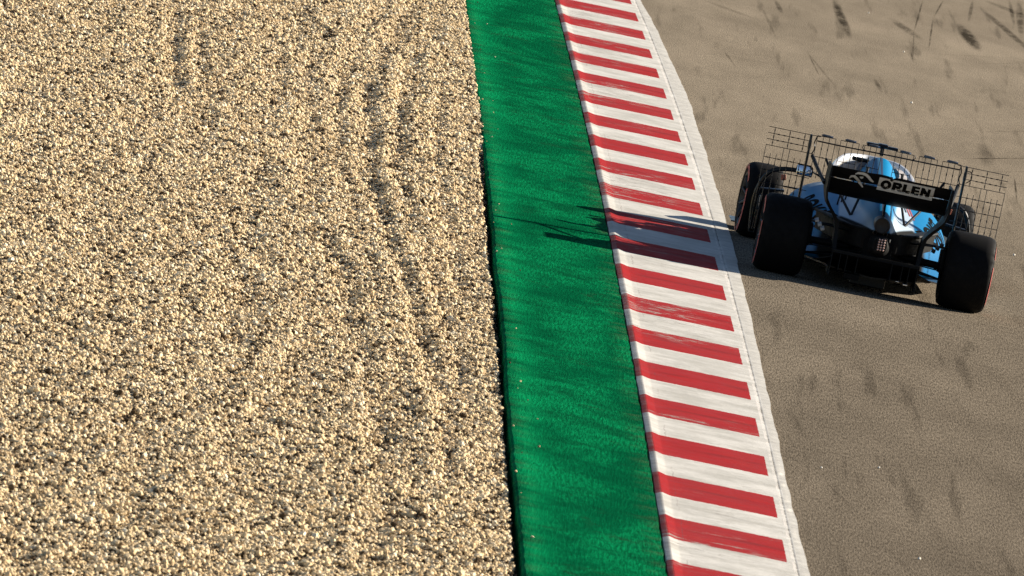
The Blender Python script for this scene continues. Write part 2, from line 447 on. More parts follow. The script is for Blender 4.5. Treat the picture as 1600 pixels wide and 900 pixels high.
link('green_runoff', me, q.m, kind='structure')

# --- gravel trap: relief, bed and loose stones
RUTS = [  # (points (x,Y), half width, depth): plough lines and wheel ruts
  ([(-0.19, 95.0), (-0.26, 100.6), (-0.37, 103.7), (-0.63, 108.0), (-0.87, 112.6), (-1.14, 117.8), (-1.41, 123.4), (-1.64, 130.9), (-1.76, 138.7), (-1.70, 145.7), (-1.59, 151.1)], 0.075, 0.034),
  ([(-0.38, 93.6), (-0.47, 99.5), (-0.67, 104.7), (-0.96, 110.3), (-1.28, 115.8), (-1.59, 122.0), (-1.84, 129.2), (-1.96, 136.9), (-1.96, 144.1), (-1.87, 150.0)], 0.07, 0.02),
  ([(-0.07, 99.4), (-0.21, 104.7), (-0.43, 109.1), (-0.69, 113.9), (-0.96, 119.1), (-1.22, 125.8), (-1.36, 132.8), (-1.40, 141.1), (-1.31, 149.6)], 0.06, 0.022),
  ([(-0.49, 89.6), (-0.68, 99.0), (-0.96, 105.2), (-1.34, 111.3), (-1.73, 117.5), (-2.06, 124.8), (-2.27, 132.7), (-2.36, 140.9), (-2.31, 148.3)], 0.07, 0.018),
  ([(-0.29, 110.9), (-0.50, 115.9), (-0.76, 122.9), (-0.99, 131.1), (-1.03, 139.1)], 0.05, 0.018),
  ([(-3.30, 128.1), (-3.65, 136.2), (-3.90, 142.2)], 0.07, 0.032),
  ([(-3.09, 128.9), (-3.55, 139.9)], 0.06, 0.024),
  ([(-3.46, 126.6), (-4.01, 139.4)], 0.06, 0.012),
  ([(-2.29, 93.0), (-2.71, 101.7), (-3.25, 109.3)], 0.09, 0.014),
  ([(-2.49, 83.5), (-2.67, 87.8), (-2.92, 89.5)], 0.1, 0.035),
  ([(-1.53, 85.6), (-1.64, 91.6), (-1.62, 99.9)], 0.1, 0.016),
]
def bed_height(x, Y):
    edge = x_green(Y)
    drop = np.interp(Y, [60, 100, 118, 128, 136, 145, 160], [-.045, -.045, -.040, -.028, -.014, -.010, -.010])
    h = drop + 0.0 * x
    h = h + 0.03 * vnoise(x * 1.0, Y * 0.5, 0.9, 51) + 0.026 * vnoise(x, Y * 0.7, 2.6, 52) + 0.022 * vnoise(x, Y, 6.0, 53) + 0.022 * vnoise(x, Y, 13.0, 54)
    u = x - edge                                     # long soft furrows running beside the green strip
    h = h + (0.050 * vnoise(u + 9, Y * 0.045 + 3, 3.6, 55) + 0.030 * vnoise(u + 9, Y * 0.07, 8.0, 56)) * np.clip((u + 3.4) / 1.4, 0.25, 1)
    for pts, hw, dep in RUTS:
        px = np.interp(Y, [p[1] for p in pts], [p[0] for p in pts])
        fade = np.clip((Y - pts[0][1]) / 3, 0, 1) * np.clip((pts[-1][1] - Y) / 3, 0, 1)
        wobx = 0.05 * vnoise(Y, 0 * Y + hw * 90, 0.45, 61)
        d = (x - px - wobx) / (hw * 1.3)
        h = h + fade * 0.85 * dep * (1 + 1.2 * vnoise(x, Y, 0.8, 62)) * (-np.exp(-d * d) + 0.45 * np.exp(-(np.abs(d) - 1.6) ** 2 / 0.5))
    near_edge = np.clip((edge - x) / 0.35, 0, 1)
    shade_trench = np.interp(Y, [60, 122, 131], [0.14, 0.12, 0.0]) * np.clip((0.05 + 0.02 * vnoise(Y, 0 * Y, 1.2, 77) - (edge - x)) / 0.02, 0, 1)  # added slot along the green edge, shaped to blacken the shade there
    return drop * (1 - near_edge) + np.minimum(h, 0.06) * near_edge - 0.004 - shade_trench
q = NB('limestone_gravel')
geo = q.n('ShaderNodeNewGeometry').outputs['Position']
oi = q.n('ShaderNodeObjectInfo').outputs['Random']
at = q.n('ShaderNodeAttribute'); at.attribute_type = 'INSTANCER'; at.attribute_name = 'tone'
tone = at.outputs['Fac']
c = q.mix(q.ramp(tone, 0.0, 0.55), (0.54, 0.35, 0.165), (0.84, 0.64, 0.37))
c = q.mix(q.ramp(tone, 0.55, 1.0), c, (0.96, 0.84, 0.60))
c = q.mix(q.ramp(tone, 0.32, 0.24), c, (0.055, 0.034, 0.016))  # share of stones blackened to stand for shadowed gaps
c = q.mix(q.math('MULTIPLY', q.noise(geo, 90, 3), 0.2), c, (0.35, 0.25, 0.15))
q.set(c, 0.9, spec=0.12)
gravel_mat = q.m
q = NB('gravel_bed')
geo = q.n('ShaderNodeNewGeometry').outputs['Position']
v = q.n('ShaderNodeTexVoronoi'); q.link(geo, v.inputs['Vector']); v.inputs['Scale'].default_value = 42
sepc = q.n('ShaderNodeSeparateColor'); q.link(v.outputs['Color'], sepc.inputs[0])
c = q.mix(sepc.outputs[0], (0.02, 0.014, 0.008), (0.07, 0.05, 0.03))  # near-black base, so the gaps between stones read as deep shadow
hgt = q.math('SUBTRACT', 1.0, v.outputs['Distance'])
q.set(c, 0.9, spec=0.15, normal=q.bump(hgt, 0.02, 1.0))
bed_mat = q.m
Ys = np.concatenate([np.arange(50, 78, 2.0), np.arange(78, 186, 0.14), np.arange(186, 260, 4.0)])
offs = np.concatenate([[-60, -30, -15], np.arange(-8, -0.2, 0.05), [-.2, -.15, -.11, -.09, -.07, -.05, -.03, 0]])
cols = []
for o_ in offs:
    xx = x_green(Ys) + 0.02 + o_
    z = bed_height(xx, Ys)
    cols.append((xx, z))
me, V = grid_mesh('gravel_bed', cols, Ys, bed_mat, 'structure')
smooth(me, 180)
link('gravel_bed', me, bed_mat, kind='structure')

# stones: a dozen angular shapes, scattered over the part of the trap the photo shows
stone_col = bpy.data.collections.new('stone_shapes')
shapes = []
for k in range(8):
    bm = bmesh.new()
    bmesh.ops.create_icosphere(bm, subdivisions=1 if k % 2 else 2, radius=0.5)
    r_ = np.random.default_rng(100 + k)
    for v_ in bm.verts:
        v_.co *= 1 + r_.uniform(-0.22, 0.22)
    ax = r_.uniform(0.7, 1.15, 3)
    for v_ in bm.verts:
        v_.co = Vector((v_.co.x * ax[0], v_.co.y * ax[1], v_.co.z * ax[2] * 0.8))
    for _ in range(2):
        nrm = Vector(r_.normal(size=3)).normalized()
        for v_ in bm.verts:
            d = v_.co.dot(nrm)
            if d > 0.28: v_.co -= nrm * (d - 0.28)
    me_ = bpy.data.meshes.new('stone_shape'); bm.to_mesh(me_); bm.free()
    me_.materials.append(gravel_mat)
    so = bpy.data.objects.new('stone_shape', me_)
    stone_col.objects.link(so)
    shapes.append(so)
DENS = 2350
y0, y1 = 81.5, 166.0
n_all = int((y1 - y0) * 7.0 * DENS)
Yp = rng.uniform(y0, y1, n_all); xp = x_green(Yp) - rng.uniform(-0.01, 7.0, n_all)
# keep what the frame can see plus a margin of half a metre on either side
def frame_xy(x, Y):
    r = 22300 * x / Y; d = 22300 * 8.5 / Y - 1667
    return 800 + r * math.cos(ROLL) - d * math.sin(ROLL), 450 + r * math.sin(ROLL) + d * math.cos(ROLL)
px_, py_ = frame_xy(xp, Yp)
keep = (px_ > -90) & (py_ > -30) & (py_ < 945)
keep &= ~((x_green(Yp) - xp < 0.05) & (Yp < 130) & (rng.random(n_all) < 0.85))  # most stones left out of the slot to keep its shade black
xp, Yp = xp[keep], Yp[keep]
n = len(xp)
# clusters: some patches piled deeper than others
size = np.clip(rng.lognormal(math.log(0.0180), 0.44, n), 0.009, 0.055)
pile = vnoise(xp, Yp, 7.0, 71) + vnoise(xp, Yp, 16.0, 72)
zp = bed_height(xp, Yp) + size * 0.22 + np.clip(pile, -0.3, 0.7) * 0.028
# a few stones rolled onto the edge of the green
m_ = 45
ys_ = rng.uniform(82, 165, m_); xs_ = x_green(ys_) + np.abs(rng.normal(0, 0.10, m_)) + 0.01
xp = np.concatenate([xp, xs_]); Yp = np.concatenate([Yp, ys_])
sz_ = rng.uniform(0.008, 0.02, m_); size = np.concatenate([size, sz_]); zp = np.concatenate([zp, sz_ * 0.35]); n = len(xp)
P = np.stack([xp, Yp, zp], 1)
me = bpy.data.meshes.new('gravel')
me.vertices.add(n); me.vertices.foreach_set('co', P.ravel())
for nm, arr, typ in (('size', size, 'FLOAT'), ('tone', np.clip(rng.normal(0.5, 0.24, n), 0, 1), 'FLOAT')):
    a = me.attributes.new(nm, typ, 'POINT'); a.data.foreach_set('value', arr.astype(np.float32))
a = me.attributes.new('turn', 'FLOAT_VECTOR', 'POINT')
a.data.foreach_set('vector', rng.uniform(0, 2 * math.pi, (n, 3)).astype(np.float32).ravel())
gr = link('gravel', me, None, kind='stuff')
gr['label'] = 'pale cream angular gravel filling the trap beside the green strip'
gr['category'] = 'gravel'
ng = bpy.data.node_groups.new('scatter_stones', 'GeometryNodeTree')
ng.interface.new_socket('Geometry', in_out='INPUT', socket_type='NodeSocketGeometry')
ng.interface.new_socket('Geometry', in_out='OUTPUT', socket_type='NodeSocketGeometry')
gi = ng.nodes.new('NodeGroupInput'); go = ng.nodes.new('NodeGroupOutput')
iop = ng.nodes.new('GeometryNodeInstanceOnPoints')
ci = ng.nodes.new('GeometryNodeCollectionInfo'); ci.inputs['Collection'].default_value = stone_col
ci.inputs['Separate Children'].default_value = True; ci.inputs['Reset Children'].default_value = True
iop.inputs['Pick Instance'].default_value = True
ri = ng.nodes.new('FunctionNodeRandomValue'); ri.data_type = 'INT'
ri.inputs[4].default_value = 0; ri.inputs[5].default_value = 7
na = ng.nodes.new('GeometryNodeInputNamedAttribute'); na.data_type = 'FLOAT'; na.inputs[0].default_value = 'size'
nb = ng.nodes.new('GeometryNodeInputNamedAttribute'); nb.data_type = 'FLOAT_VECTOR'; nb.inputs[0].default_value = 'turn'
ng.links.new(gi.outputs[0], iop.inputs['Points'])
ng.links.new(ci.outputs[0], iop.inputs['Instance'])
ng.links.new(ri.outputs[2], iop.inputs['Instance Index'])
er = ng.nodes.new('FunctionNodeEulerToRotation')
ng.links.new(nb.outputs[0], er.inputs[0])
ng.links.new(er.outputs[0], iop.inputs['Rotation'])
ng.links.new(na.outputs[0], iop.inputs['Scale'])
ng.links.new(iop.outputs[0], go.inputs[0])
md = gr.modifiers.new('scatter', 'NODES'); md.node_group = ng
print('stones', n)

# ------------------------------------------------------------------ racing car
M = {}
M['tyre'] = simple('tyre_rubber', (0.005, 0.0047, 0.0047), 0.75, spec=0.10)
M['carbon'] = simple('black_carbon', (0.007, 0.007, 0.008), 0.3, spec=0.22)
M['matt'] = simple('matt_black', (0.006, 0.006, 0.006), 0.6, spec=0.15)
M['wing'] = simple('wing_black', (0.006, 0.006, 0.007), 0.5, spec=0.15)
M['rim'] = simple('dark_rim', (0.015, 0.015, 0.016), 0.4, 0.5)
M['metal'] = simple('bright_metal', (0.6, 0.6, 0.6), 0.25, 1.0)
M['steel'] = simple('tarnished_exhaust', (0.03, 0.026, 0.024), 0.45, 0.6)
M['red'] = simple('red_band', (0.36, 0.04, 0.035), 0.6)
M['white'] = simple('white_paint', (0.62, 0.62, 0.62), 0.25, coat=0.6, nscale=8, namp=0.04)
M['surround'] = simple('cockpit_padding', (0.20, 0.19, 0.20), 0.7, spec=0.1)
M['grey'] = simple('sign_grey', (0.62, 0.62, 0.60), 0.5, namp=0.05)
M['ink'] = simple('ink_black', (0.006, 0.006, 0.006), 0.9, spec=0.02)
M['led'] = simple('light_lens', (0.62, 0.40, 0.34), 0.25)
M['pod'] = simple('grey_pod', (0.10, 0.105, 0.115), 0.35, 0.3)
M['wire'] = simple('rake_wire', (0.012, 0.012, 0.013), 0.4, 0.3, spec=0.3)
M['mirror'] = simple('mirror_glass', (0.85, 0.87, 0.9), 0.04, 1.0, namp=0.02)
M['tan'] = simple('orange_trim', (0.45, 0.12, 0.06), 0.5)

q = NB('blue_white_livery')
tc = q.n('ShaderNodeTexCoord').outputs['Object']
sp = q.n('ShaderNodeSeparateXYZ'); q.link(tc, sp.inputs[0])
ax = q.math('ABSOLUTE', sp.outputs[0]); y_ = sp.outputs[1]; z_ = sp.outputs[2]
# white flash on each flank of the engine cover, blue pods outside it, blue spine
lim_out = q.math('ADD', 0.33, q.math('MULTIPLY', y_, -0.02))
band = q.math('MULTIPLY', q.ramp(q.math('SUBTRACT', ax, q.math('MULTIPLY', y_, 0.07)), 0.08, 0.12), q.ramp(ax, q.math('ADD', lim_out, 0.025), lim_out))
band = q.math('MULTIPLY', band, q.ramp(y_, 2.2, 1.9))
nose = q.ramp(y_, 2.35, 2.5)
band = q.math('MAXIMUM', band, q.math('MULTIPLY', nose, q.ramp(ax, 0.55, 0.5)))
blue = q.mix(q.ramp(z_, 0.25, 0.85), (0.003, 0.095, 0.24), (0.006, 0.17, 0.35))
blue = q.mix(q.math('MULTIPLY', q.ramp(z_, 0.86, 0.98), q.ramp(sp.outputs[0], 0.02, -0.04)), blue, (0.10, 0.20, 0.30))  # upper left side paled to imitate sky sheen on the shaded flank
blue = q.mix(q.noise(tc, 5, 3), blue, q.mix(0.5, blue, (0.004, 0.13, 0.30)))
col = q.mix(band, blue, (0.36, 0.44, 0.52))
spine = q.ramp(ax, 0.014, 0.006)
col = q.mix(q.math('MULTIPLY', spine, q.ramp(y_, 2.0, 1.9)), col, (0.05, 0.07, 0.12))
low = q.math('MULTIPLY', q.ramp(z_, 0.56, 0.545), q.ramp(y_, 0.62, 0.50))
col = q.mix(low, col, (0.006, 0.006, 0.006))
q.set(col, q.math('ADD', 0.42, q.math('MULTIPLY', low, 0.3)), spec=0.05, coat=0.0)
M['body'] = q.m

car = bpy.data.objects.new('racing_car', None); C.objects.link(car)
YAW = R(1.994)
car.location = (2.968, 121.665, 0); car.rotation_euler = (0, 0, YAW)
car['label'] = 'light blue and white open-wheel racing car with black rear wing driving on the track'
car['category'] = 'racing car'

# ---- engine cover and sidepods as one shell
def lerp(y, ys, vs_): return float(np.interp(y, ys, vs_))
BY = [-0.42, -0.2, 0.0, 0.25, 0.5, 0.75, 1.0, 1.4, 1.8, 2.2, 2.6, 2.9, 3.0]
PW = [0.12, 0.17, 0.24, 0.34, 0.45, 0.55, 0.63, 0.70, 0.735, 0.75, 0.755, 0.74, 0.71]     # half width
PZ = [0.52, 0.545, 0.56, 0.575, 0.59, 0.605, 0.625, 0.655, 0.675, 0.69, 0.70, 0.69, 0.67]  # pod top
PB = [0.40, 0.36, 0.32, 0.26, 0.21, 0.17, 0.15, 0.13, 0.12, 0.12, 0.13, 0.15, 0.18]        # lower edge
RZ = [0.60, 0.66, 0.70, 0.755, 0.80, 0.845, 0.89, 0.955, 1.035, 0.97, 0.83, 0.70, 0.68]     # spine top
RW = [0.09, 0.10, 0.105, 0.11, 0.115, 0.12, 0.14, 0.165, 0.185, 0.175, 0.15, 0.15, 0.15]
def body_z(x, y):
    w_, pz, pb, rz, rw = (lerp(y, BY, a) for a in (PW, PZ, PB, RZ, RW))
    t = min(1.0, abs(x) / w_)
    pod = pb + (pz - pb) * (1 - t ** 3.2) ** (1 / 2.6)
    s_ = abs(x) / rw
    base = pz
    ridge = base + (rz - base) * (math.exp(-(s_ ** 3.0)) * 0.86 + 0.14 * math.exp(-(s_ / 2.0) ** 2)) if rz > base else base
    k = 0.02
    return max(pod, pod + (ridge - base))
bm = bmesh.new()
NY, NX = 60, 56
secs = []
for i in range(NY + 1):
    y = -0.42 + (3.0 + 0.42) * i / NY
    w_, pb = lerp(y, BY, PW), lerp(y, BY, PB)
    s_ = []
    for k in range(NX + 1):
        u = -1 + 2 * k / NX
        x = w_ * math.sin(u * math.pi / 2)
        x = 0.5 * x + 0.5 * w_ * u
        s_.append(Vector((x, y, body_z(x, y))))
    # undercut sides tuck in below the pod
    tuck = 0.80 if y > 0.4 else 0.9
    s_.append(Vector((w_ * 0.97, y, pb - 0.01)))
    s_.append(Vector((w_ * tuck, y, max(0.12, pb - 0.10))))
    s_.append(Vector((-w_ * tuck, y, max(0.12, pb - 0.10))))
    s_.append(Vector((-w_ * 0.97, y, pb - 0.01)))
    secs.append(s_)
loft(bm, secs, cap=True)
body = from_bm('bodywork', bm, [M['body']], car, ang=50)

# rear opening of the engine cover is a black recess; dark lower deck above the gearbox
bm = bmesh.new()
def sec_round(y, w_, z0, z1, n=20, p=2.6, xc=0):
    out = []
    for k in range(n):
        t = 2 * math.pi * k / n
        c_, s_ = math.cos(t), math.sin(t)
        out.append(Vector((xc + w_ * math.copysign(abs(c_) ** (2 / p), c_), y, (z0 + z1) / 2 + (z1 - z0) / 2 * math.copysign(abs(s_) ** (2 / p), s_))))
    return out
loft(bm, [sec_round(0.75, 0.40, 0.16, 0.53), sec_round(0.3, 0.33, 0.2, 0.53), sec_round(0.05, 0.24, 0.24, 0.52), sec_round(-0.3, 0.13, 0.30, 0.54), sec_round(-0.5, 0.075, 0.36, 0.52), sec_round(-0.60, 0.06, 0.38, 0.51)])
gb = from_bm('gearbox_cover', bm, M['matt'], car)
# flared cooling exits either side (black bell mouths under the blue cover)
for sx in (-1, 1):
    bm = bmesh.new()
    arc = [(0.16, -0.42, 0.545), (0.26, -0.22, 0.54), (0.36, 0.02, 0.545), (0.45, 0.30, 0.555), (0.53, 0.62, 0.56)]
    add_tube(bm, smooth_path([(sx * a, b, c_) for a, b, c_ in arc]), 0.016, 8)
    loft(bm, [[Vector((sx * a, b, c_ + 0.012)), Vector((sx * (a - 0.13), b + 0.03, c_ - 0.01)), Vector((sx * (a - 0.13), b + 0.06, c_ - 0.2)), Vector((sx * a * 0.96, b + 0.02, c_ - 0.16))] for a, b, c_ in arc])
    from_bm('cooling_exit', bm, M['matt'], car)
# exhaust
bm = bmesh.new()
add_lathe_y = lambda prof, x, z, n=28: loft(bm, [[Vector((x + r_ * math.cos(2 * math.pi * k / n), yy, z + r_ * math.sin(2 * math.pi * k / n))) for k in range(n)] for yy, r_ in prof], cap=False)
add_lathe_y([(0.0, 0.062), (-0.50, 0.068), (-0.503, 0.062), (-0.46, 0.060), (-0.455, 0.001)], -0.01, 0.605)
ex = from_bm('exhaust_pipe', bm, M['steel'], car)
bm = bmesh.new()
for sx in (-1, 1):
    add_lathe_y([(-0.1, 0.018), (-0.45, 0.02), (-0.452, 0.016), (-0.3, 0.015), (-0.3, 0.001)], sx * 0.045 - 0.01, 0.535, 14)
from_bm('wastegate_pipes', bm, M['steel'], car)

# ---- tub, nose, cockpit
bm = bmesh.new()
tub = [(1.9, .26, .12, .70), (2.3, .29, .10, .70), (2.7, .30, .10, .68), (3.1, .27, .10, .66), (3.6, .20, .13, .62), (4.0, .15, .17, .55), (4.4, .11, .20, .45), (4.75, .08, .22, .35), (4.85, .05, .24, .31)]
loft(bm, [sec_round(y, w_, z0, z1, 24, 3.4) for y, w_, z0, z1 in tub])
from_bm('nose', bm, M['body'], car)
bm = bmesh.new()
loft(bm, [sec_round(y, w_, .6, z1, 20, 3) for y, w_, z1 in [(2.22, .17, .72), (2.3, .2, .712), (2.8, .2, .70), (3.0, .12, .69)]])
from_bm('cockpit_opening', bm, M['matt'], car)
bm = bmesh.new()   # headrest and cockpit surround, white
for sx in (-1, 1):
    add_tube(bm, smooth_path([(sx * .13, 1.9, .90), (sx * .20, 2.15, .88), (sx * .25, 2.6, .815), (sx * .24, 3.0, .74)]), [.062] * 7 + [.06] * 6 + [.05] * 6, 10)
from_bm('cockpit_surround', bm, M['surround'], car)
bm = bmesh.new()   # halo
hp = smooth_path([(-.36, 2.12, .70), (-.365, 2.35, .77), (-.33, 2.65, .85), (-.24, 2.92, .905), (-.10, 3.10, .915), (0, 3.14, .915), (.10, 3.10, .915), (.24, 2.92, .905), (.33, 2.65, .85), (.365, 2.35, .77), (.36, 2.12, .70)], 5)
add_tube(bm, hp, 0.029, 10, flat=1.3)
add_tube(bm, smooth_path([(0, 3.17, .91), (0, 3.3, .86), (0, 3.5, .76), (0, 3.6, .66)]), [.035] * 19, 8)
from_bm('halo', bm, M['white'], car)
bm = bmesh.new()   # little winglet behind the halo, left of the airbox
add_box(bm, (-.165, 1.98, .972), (.15, .09, .035), Euler((0, R(2), 0)), .008)
from_bm('airbox_winglet', bm, M['carbon'], car)
bm = bmesh.new()   # intake mouth
loft(bm, [sec_round(2.205, .10, .83, .955, 20, 2.4), sec_round(2.22, .105, .83, .962, 20, 2.4)])
from_bm('airbox_intake', bm, M['matt'], car)
bm = bmesh.new()   # onboard camera T
add_box(bm, (0, 1.98, 1.075), (.032, .10, .07), None, .006)
add_box(bm, (-.075, 1.98, 1.122), (.135, .11, .030), None, .010)
add_box(bm, (.068, 1.98, 1.120), (.135, .10, .026), None, .009)
add_box(bm, (0.0, 1.97, 1.128), (.09, .13, .034), None, .012)
from_bm('roof_camera', bm, M['carbon'], car)

# ---- mirrors
for sx in (-1, 1):
    bm = bmesh.new()
    loft(bm, [sec_round(2.78, .05, .71, .77, 16, 3, sx * .59), sec_round(2.70, .074, .692, .785, 16, 3.5, sx * .588), sec_round(2.66, .076, .69, .788, 16, 4, sx * .588)])
    mr = from_bm('mirror', bm, M['carbon'], car)
    bm = bmesh.new()
    add_box(bm, (sx * .588, 2.655, .739), (.135, .008, .078), Euler((R(-8), 0, R(-6 * sx))), .003)
    from_bm('mirror_glass', bm, M['mirror'], mr)
    bm = bmesh.new()
    add_tube(bm, [(sx * .53, 2.70, .745), (sx * .42, 2.75, .70), (sx * .28, 2.8, .66)], .009, 6)
    add_tube(bm, [(sx * .60, 2.70, .70), (sx * .58, 2.72, .68)], .009, 6)
    from_bm('mirror_stalk', bm, M['carbon'], mr)

# ---- floor, diffuser, plank
bm = bmesh.new()
for sx in (-1, 1):
    pl = [(3.0, .42), (2.85, .70), (2.2, .76), (1.2, .765), (0.70, .70), (0.45, .54), (0.0, .40), (-0.15, .38)]
    top = [Vector((sx * x, y, .165 if y < .6 else (.14 if y < 1 else .11))) for y, x in pl] + [Vector((0, -0.15, .135)), Vector((0, 3.0, .11))]
    bot = [v_ - Vector((0, 0, .014)) for v_ in top]
    tv = [bm.verts.new(v_) for v_ in top]; bv = [bm.verts.new(v_) for v_ in bot]
    bm.faces.new(tv); bm.faces.new(bv[::-1])
    for k in range(len(tv)):
        bm.faces.new((tv[k], bv[k], bv[(k + 1) % len(tv)], tv[(k + 1) % len(tv)]))
add_box(bm, (0, 1.6, .075), (.30, 3.0, .09), None, .01)
from_bm('floor_board', bm, M['carbon'], car, sm=False)
bm = bmesh.new()
def quad_plate(a, b, c_, d_, th):
    n_ = (b - a).cross(d_ - a).normalized() * th
    loft(bm, [[a, b, c_, d_], [a + n_, b + n_, c_ + n_, d_ + n_]])
quad_plate(Vector((-.37, .10, .125)), Vector((.37, .10, .125)), Vector((.38, -.46, .315)), Vector((-.38, -.46, .315)), .012)
for x in (-.37, -.30, -.24, -.15, .15, .24, .30, .37):
    quad_plate(Vector((x, .1, .11)), Vector((x, -.46, .10 if abs(x) > .35 else .16)), Vector((x, -.46, .315)), Vector((x, .1, .13)), .006)
add_box(bm, (0, -.455, .322), (.76, .02, .018), None, .004)
for sx in (-1, 1):
    quad_plate(Vector((sx * .37, .15, .165)), Vector((sx * .50, .15, .165)), Vector((sx * .50, -.42, .215)), Vector((sx * .37, -.42, .26)), .008)
add_box(bm, (-.17, -.30, .12), (.14, .05, .05), Euler((R(14), 0, 0)), .006)
from_bm('diffuser', bm, M['matt'], car, sm=False)
# lit metal tabs under the diffuser
for c_, sz in (((.215, -.475, .165), (.03, .012, .008)), ((.285, -.475, .150), (.04, .012, .012))):
    bm = bmesh.new(); add_box(bm, c_, sz, None, .002); from_bm('diffuser_bracket', bm, M['metal'], car, sm=False)
bm = bmesh.new(); add_box(bm, (.075, -.60, .50), (.010, .012, .026), None, .002); from_bm('light_bracket', bm, M['metal'], car, sm=False)

# ---- turning vanes / bargeboards
for sx in (-1, 1):
    bm = bmesh.new()
    add_tube(bm, smooth_path([(sx * .93, 3.0, .12), (sx * .95, 2.98, .40), (sx * .90, 2.95, .60), (sx * .80, 2.93, .685), (sx * .62, 2.92, .71), (sx * .5, 2.92, .69)]), .021, 8)
    add_box(bm, (sx * .82, 2.95, .50), (.22, .12, .018), Euler((0, R(6 * sx), 0)), .006)
    add_box(bm, (sx * .90, 3.05, .28), (.014, .34, .30), Euler((0, 0, R(6 * sx))), .004)
    add_box(bm, (sx * .76, 2.98, .26), (.014, .40, .28), Euler((0, 0, R(10 * sx))), .004)
    bb = from_bm('bargeboard', bm, M['carbon'], car)
    bm = bmesh.new()
    add_box(bm, (sx * .74, 2.94, .625), (.045, .012, .05), Euler((0, R(12 * sx), 0)), .004)
    from_bm('bargeboard_flap', bm, M['tan'], bb)

# ---- rear wing
bm = bmesh.new()
SECS = {}
def spline_section(mid, th):
    """closed section from a mid line [(y, z), ...] running rearwards, thickness th"""
    pts = smooth_path([(0, a_, b_) for a_, b_ in mid], 5)
    up_, lo_ = [], []
    n_ = len(pts)
    for k, p in enumerate(pts):
        d_ = (pts[min(k + 1, n_ - 1)] - pts[max(k - 1, 0)]).normalized()
        nrm = Vector((0, -d_.z, d_.y)) * (1 if d_.y > 0 else -1)
        t = k / (n_ - 1)
        hh = th * (2.2 * math.sqrt(t) * (1 - t) + 0.12)
        up_.append(p + nrm * hh); lo_.append(p - nrm * hh)
    return [(v_.y, v_.z) for v_ in up_ + lo_[::-1]]
SECS['main'] = spline_section([(.10, .812), (.04, .780), (-.06, .775), (-.15, .815), (-.235, .905)], .014)
SECS['flap'] = spline_section([(-.23, .922), (-.27, .935), (-.32, .968), (-.375, 1.020)], .009)
def xsec(key, x, dz=0.0): return [Vector((x, y_0, z_0 + dz)) for y_0, z_0 in SECS[key]]
loft(bm, [xsec('main', x, .008 * (abs(x) / .52) ** 2) for x in np.linspace(-.515, .515, 15)])
from_bm('wing_main_plane', bm, M['wing'], car, ang=60)
bm = bmesh.new()
loft(bm, [[Vector((v_.x, v_.y, v_.z - (.022 * math.exp(-((x - .002) / .012) ** 2) if v_.z > 1.0 else 0))) for v_ in xsec('flap', x, .006 * math.exp(-((abs(x) - .09) / .07) ** 2))] for x in np.linspace(-.515, .515, 61)])
from_bm('wing_flap', bm, M['wing'], car, ang=60)
def face_y(z):
    """rearmost surface of the two wing elements at height z"""
    best = 9.0
    for key in ('main', 'flap'):
        pl = SECS[key]
        for (ya, za), (yb, zb) in zip(pl, pl[1:] + pl[:1]):
            if (za - z) * (zb - z) <= 0 and abs(za - zb) > 1e-9:
                best = min(best, ya + (yb - ya) * (z - za) / (zb - za))
    return best if best < 8 else -.24
def face_map(x, z, off): return Vector((x, face_y(z) - off, z))
def shell_map(x, z, off):   # lay a flat drawing (x = across, z = along the car) on the bodywork
    return Vector((x, z, body_z(x, z) + off))
def decal(name, polys, mat, parent, off, mapf, mx=.02, nsub=5):
    bm = bmesh.new()
    for poly in polys:
        bm.faces.new([bm.verts.new((x, 0, z)) for x, z in poly])
    bmesh.ops.triangulate(bm, faces=bm.faces)
    for _ in range(nsub):
        es = [e for e in bm.edges if e.calc_length() > mx]
        if not es: break
        bmesh.ops.subdivide_edges(bm, edges=es, cuts=1)
        bmesh.ops.triangulate(bm, faces=bm.faces)
    for v_ in bm.verts: v_.co = mapf(v_.co.x, v_.co.z, off)
    me = bpy.data.meshes.new(name); bm.to_mesh(me); bm.free()
    return link(name, me, mat, parent)

# sign board: grey plate with black heavy capitals O R L E N, grey bird-head emblem at its left
ZB, ZT = .884, 1.002
decal('sign_plate', [[(-.108, ZB), (.374, ZB), (.374, ZT), (-.108, ZT)]], M['grey'], car, .003, face_map, .012, 7)
def ring(cx_, cz_, rx, rz, n=28): return [(cx_ + rx * math.cos(2 * math.pi * k / n), cz_ + rz * math.sin(2 * math.pi * k / n)) for k in range(n)]
def ringpolys(cx_, cz_, ro, ri_, rz, rzi, n=28):
    a_, b_ = ring(cx_, cz_, ro, rz, n), ring(cx_, cz_, ri_, rzi, n)
    return [[a_[k], a_[(k + 1) % n], b_[(k + 1) % n], b_[k]] for k in range(n)]
z0, z1 = .902, .984; hz = z1 - z0; s_ = .031
L = []
L += ringpolys(-.040, (z0 + z1) / 2, .046, .017, hz / 2 + .002, .017)                       # O
x0 = .016                                                                                # R
L += [[(x0, z0), (x0 + s_, z0), (x0 + s_, z1), (x0, z1)]]
L += [[(x0 + s_, z1 - .022), (x0 + .052, z1 - .026), (x0 + .064, z1 - .02), (x0 + .074, z1 - .006), (x0 + .060, z1), (x0 + s_, z1)]]
L += [[(x0 + .052, z1 - .022), (x0 + .052, z0 + .052), (x0 + .082, z0 + .052), (x0 + .084, z1 - .03), (x0 + .074, z1 - .006), (x0 + .064, z1 - .02)]]
L += [[(x0 + s_, z0 + .032), (x0 + .066, z0 + .032), (x0 + .082, z0 + .052), (x0 + .052, z0 + .052), (x0 + s_, z0 + .052)]]
L += [[(x0 + s_ + .002, z0 + .034), (x0 + .058, z0), (x0 + .096, z0), (x0 + .068, z0 + .034)]]
x0 = .106                                                                                # L
